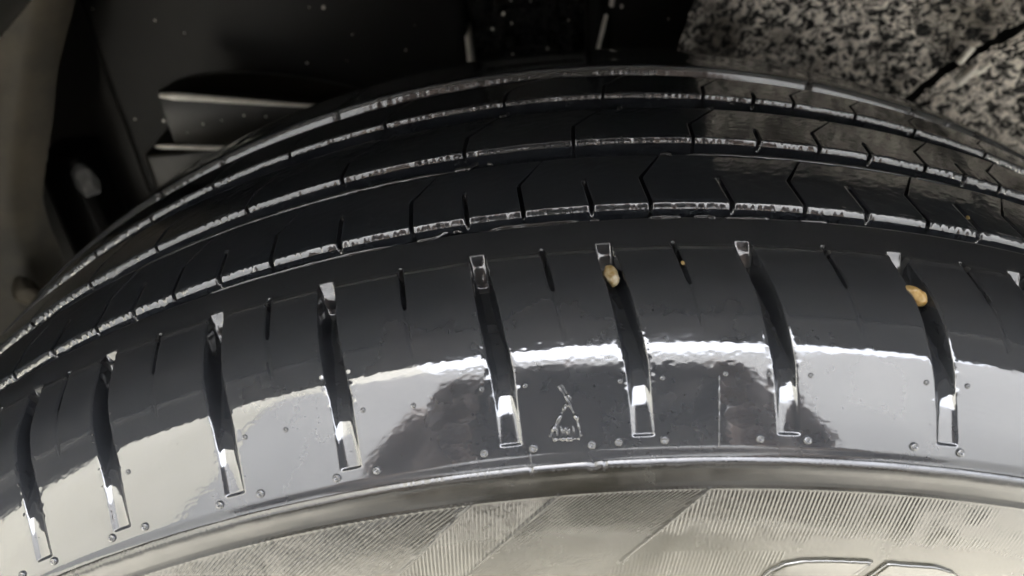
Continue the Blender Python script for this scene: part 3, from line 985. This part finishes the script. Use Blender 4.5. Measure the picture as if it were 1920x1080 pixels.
# bracket of the suspension, a scooped ledge
def bracket():
    b = thing("suspension_bracket", "dark scooped bracket with a highlight painted pale along its lip at the upper left behind the tyre", "bracket", (-0.14, 0.16, 0.26))
    n = 40
    x = np.linspace(-185, -60, n)
    f = (x + 185) / 125
    yf = 160 + 4 * f                                   # front edge
    yb = yf + 0.6 + 84 * np.clip(f, 0, 1) ** 0.45 * np.clip(1 - f, 0, 1) ** 0.9      # curved back edge
    zt = 282.5 - 21.5 * f
    rows = [np.stack([x, yf + 1.0, zt - 27], -1), np.stack([x, yf, zt - 24], -1), np.stack([x, yf, zt - 2.0], -1), np.stack([x, yf + .6, zt - .4], -1), np.stack([x, yf + 1.8, zt], -1), np.stack([x, yf + 3.4, zt - 1.2], -1)]
    for q in np.linspace(0.1, 1, 8):
        rows.append(np.stack([x, yf + 3.4 + (yb - yf - 3.4) * q, zt - 1.2 - 5 * np.sin(np.pi * q) + 3.0 * q], -1))
    X = np.array(rows) - np.array([-140, 160, 260.])
    grid("bracket_body", X, M_BRACKET, b)
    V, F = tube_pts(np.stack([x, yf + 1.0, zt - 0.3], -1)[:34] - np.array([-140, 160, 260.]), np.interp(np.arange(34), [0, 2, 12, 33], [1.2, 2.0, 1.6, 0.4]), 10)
    mesh("lip_highlight", V, F, M_PALE, b)  # pale tube, the specular highlight of the lip put into colour
    V, F = tube_pts(np.stack([x, yb, zt + 1.9], -1)[:36] - np.array([-140, 160, 260.]), np.interp(np.arange(36), [0, 4, 20, 35], [.3, .75, .6, .2]), 8)
    mesh("rim_line", V, F, M_GREYDIRT, b)  # thin grey line along the curved back edge
    t = np.linspace(0, 1, 20)
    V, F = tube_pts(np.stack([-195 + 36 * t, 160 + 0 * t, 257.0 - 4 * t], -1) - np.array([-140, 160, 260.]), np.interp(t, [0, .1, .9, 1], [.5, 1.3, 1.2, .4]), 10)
    mesh("lip_highlight", V, F, M_PALE, b)  # lower bright edge line, its highlight painted pale as well
    for c, s in (((-192, 168, 232), (4, 4, 7)),):
        lump("pale_spot", np.array(c) - np.array([-140, 160, 260.]), s, M_PALE, b, 12)  # small pale lump below the lip
    box("bracket_foot", -206 + 140, -150 + 140, 6, 46, -50, -9, M_BRACKET, b, 3)


bracket()

# ================================================================== GROUND
V = np.array([[-60000, -60000, -320.0], [60000, -60000, -320.0], [60000, 60000, -320.0], [-60000, 60000, -320.0]])
g = mesh("ground", V, np.array([[0, 1, 2, 3]]), M_GROUND, None, False)
g["kind"] = "structure"


# pale rendered walls of the yard the car stands in, mirrored in the wet rubber
M_WALL = mat_plain("pale_render", (0.56, 0.54, 0.475), 0.9, 1.4, col2=(0.62, 0.60, 0.535), scale=1.5, bump=0.2, bscale=40, bdist=0.004)
M_WALL_GREY = mat_plain("grey_render", (0.235, 0.235, 0.235), 0.9, 1.4, col2=(0.265, 0.265, 0.262), scale=1.5, bump=0.2, bscale=40, bdist=0.004)
for nm, (x0, x1, y0, y1, h) in (("yard_wall", (-3100, 16000, -2700, -2450, 4150)), ("yard_building", (-14000, -3100, -6000, -2440, 9000))):
    w = box(nm, x0, x1, y0, y1, -330, h - 320, M_WALL_GREY if nm == "yard_wall" else M_WALL, None, 0)
    w["kind"] = "structure"


# ================================================================== THE PERSON taking the picture, mirrored in the wet rubber
def skin(name, joints, edges, mat, parent, sub=2):
    me = bpy.data.meshes.new(name)
    me.from_pydata([j[:3] for j in joints], edges, [])
    o = link(bpy.data.objects.new(name, me), parent)
    o.modifiers.new("skin", 'SKIN')
    s = o.modifiers.new("sub", 'SUBSURF'); s.levels = sub; s.render_levels = sub
    for i, j in enumerate(joints):
        me.skin_vertices[0].data[i].radius = (j[3], j[4] if len(j) > 4 else j[3])
    me.skin_vertices[0].data[0].use_root = True
    me.materials.append(mat)
    return o


def person():
    p = thing("person", "crouching person in dark jacket, seen only as a dark reflection in the wet tyre", "person", (0, -0.78, -0.32))
    zo, yo = 0.32, 0.78          # part coordinates are relative to the feet
    def w(x, y, z, *r): return (x, y + yo, z + zo, *r)
    J = [w(0, -1.12, .10, .15, .12), w(0, -.98, .26, .15, .11), w(0, -.76, .44, .18, .11), w(0, -.68, .51, .12, .09), w(0, -.59, .57, .055), w(0, -.54, .63, .06),
         w(-.19, -.74, .47, .075), w(-.30, -.50, .31, .058), w(-.175, -.37, .365, .046),
         w(.19, -.74, .47, .075), w(.31, -.50, .31, .058), w(.20, -.37, .365, .046),
         w(-.13, -1.12, .06, .11), w(-.24, -.84, .08, .085), w(-.20, -1.02, -.24, .055),
         w(.13, -1.12, .06, .11), w(.24, -.84, .08, .085), w(.20, -1.02, -.24, .055)]
    Ed = [(0, 1), (1, 2), (2, 3), (3, 4), (4, 5), (2, 6), (6, 7), (7, 8), (2, 9), (9, 10), (10, 11), (0, 12), (12, 13), (13, 14), (0, 15), (15, 16), (16, 17)]
    skin("body", J, Ed, M_CLOTH, p)
    skin("head", [w(0, -.55, .62, .055), w(0, -.53, .70, .085, .095), w(0, -.51, .78, .082, .095), w(0, -.505, .84, .05)], [(0, 1), (1, 2), (2, 3)], M_SKIN, p)
    skin("hair", [w(0, -.565, .74, .07), w(0, -.545, .82, .088), w(0, -.525, .865, .06)], [(0, 1), (1, 2)], M_HAIR, p)
    lump("nose", (0, -422 + 780, 755 + 320), (11, 15, 19), M_SKIN, p, 3)
    lump("mouth", (0, -431 + 780, 722 + 320), (22, 6, 6), M_LIP, p, 4)
    for s in (-1, 1):
        lump("eye", (30 * s, -437 + 780, 782 + 320), (13, 8, 7), M_PHONE, p, 5)
        lump("ear", (80 * s, -520 + 780, 770 + 320), (8, 18, 30), M_SKIN, p, 6)
        skin("shoe", [w(.20 * s, -1.07, -.28, .04), w(.20 * s, -.95, -.28, .042), w(.205 * s, -.85, -.29, .03)], [(0, 1), (1, 2)], M_HAIR, p, 1)
        c = .012
        def hw(x, y, z, *r): return w(x * 1.06, y - .032, z + .026, *[q * 1.08 for q in r])
        H = [hw(c + .17 * s, -.33, .345, .034), hw(c + .128 * s, -.262, .385, .038, .022), hw(c + .118 * s, -.236, .425, .034, .018), hw(c + .108 * s, -.222, .452, .020, .014)]
        Eh = [(0, 1), (1, 2), (2, 3)]
        for k in range(4):
            b = len(H)
            H += [hw(c + .104 * s, -.232 + .005 * k, .376 + .022 * k, .0105), hw(c + .092 * s, -.204 + .003 * k, .378 + .022 * k, .0095), hw(c + .070 * s, -.199 + .003 * k, .381 + .022 * k, .0085)]
            Eh += [(1 if k < 2 else 2, b), (b, b + 1), (b + 1, b + 2)]
        b = len(H)
        H += [hw(c + .098 * s, -.268, .438, .012), hw(c + .07 * s, -.262, .452, .011)]
        Eh += [(2, b), (b, b + 1)]
        skin("hand", H, Eh, M_SKIN, p, 1)


person()


def phone():
    Mx = M.copy()
    bm = bmesh.new(); bmesh.ops.create_cube(bm, size=1.0)
    for v in bm.verts:
        v.co = Vector((v.co.x * .164, v.co.y * .079, v.co.z * .0075))
    bmesh.ops.bevel(bm, geom=[e for e in bm.edges if abs(e.verts[0].co.z - e.verts[1].co.z) > .005], offset=.009, segments=5, affect='EDGES')
    bmesh.ops.bevel(bm, geom=[e for e in bm.edges if abs(e.verts[0].co.z - e.verts[1].co.z) < 1e-6], offset=.0014, segments=2, affect='EDGES')
    o = bm_obj("phone", bm, M_PHONE, None, True)
    o.matrix_world = Mx @ Matrix.Translation((0.018, 0.022, 0.0425))
    tag(o, "grey phone held up in front of the tyre, seen only as a dark reflection", "phone")


phone()
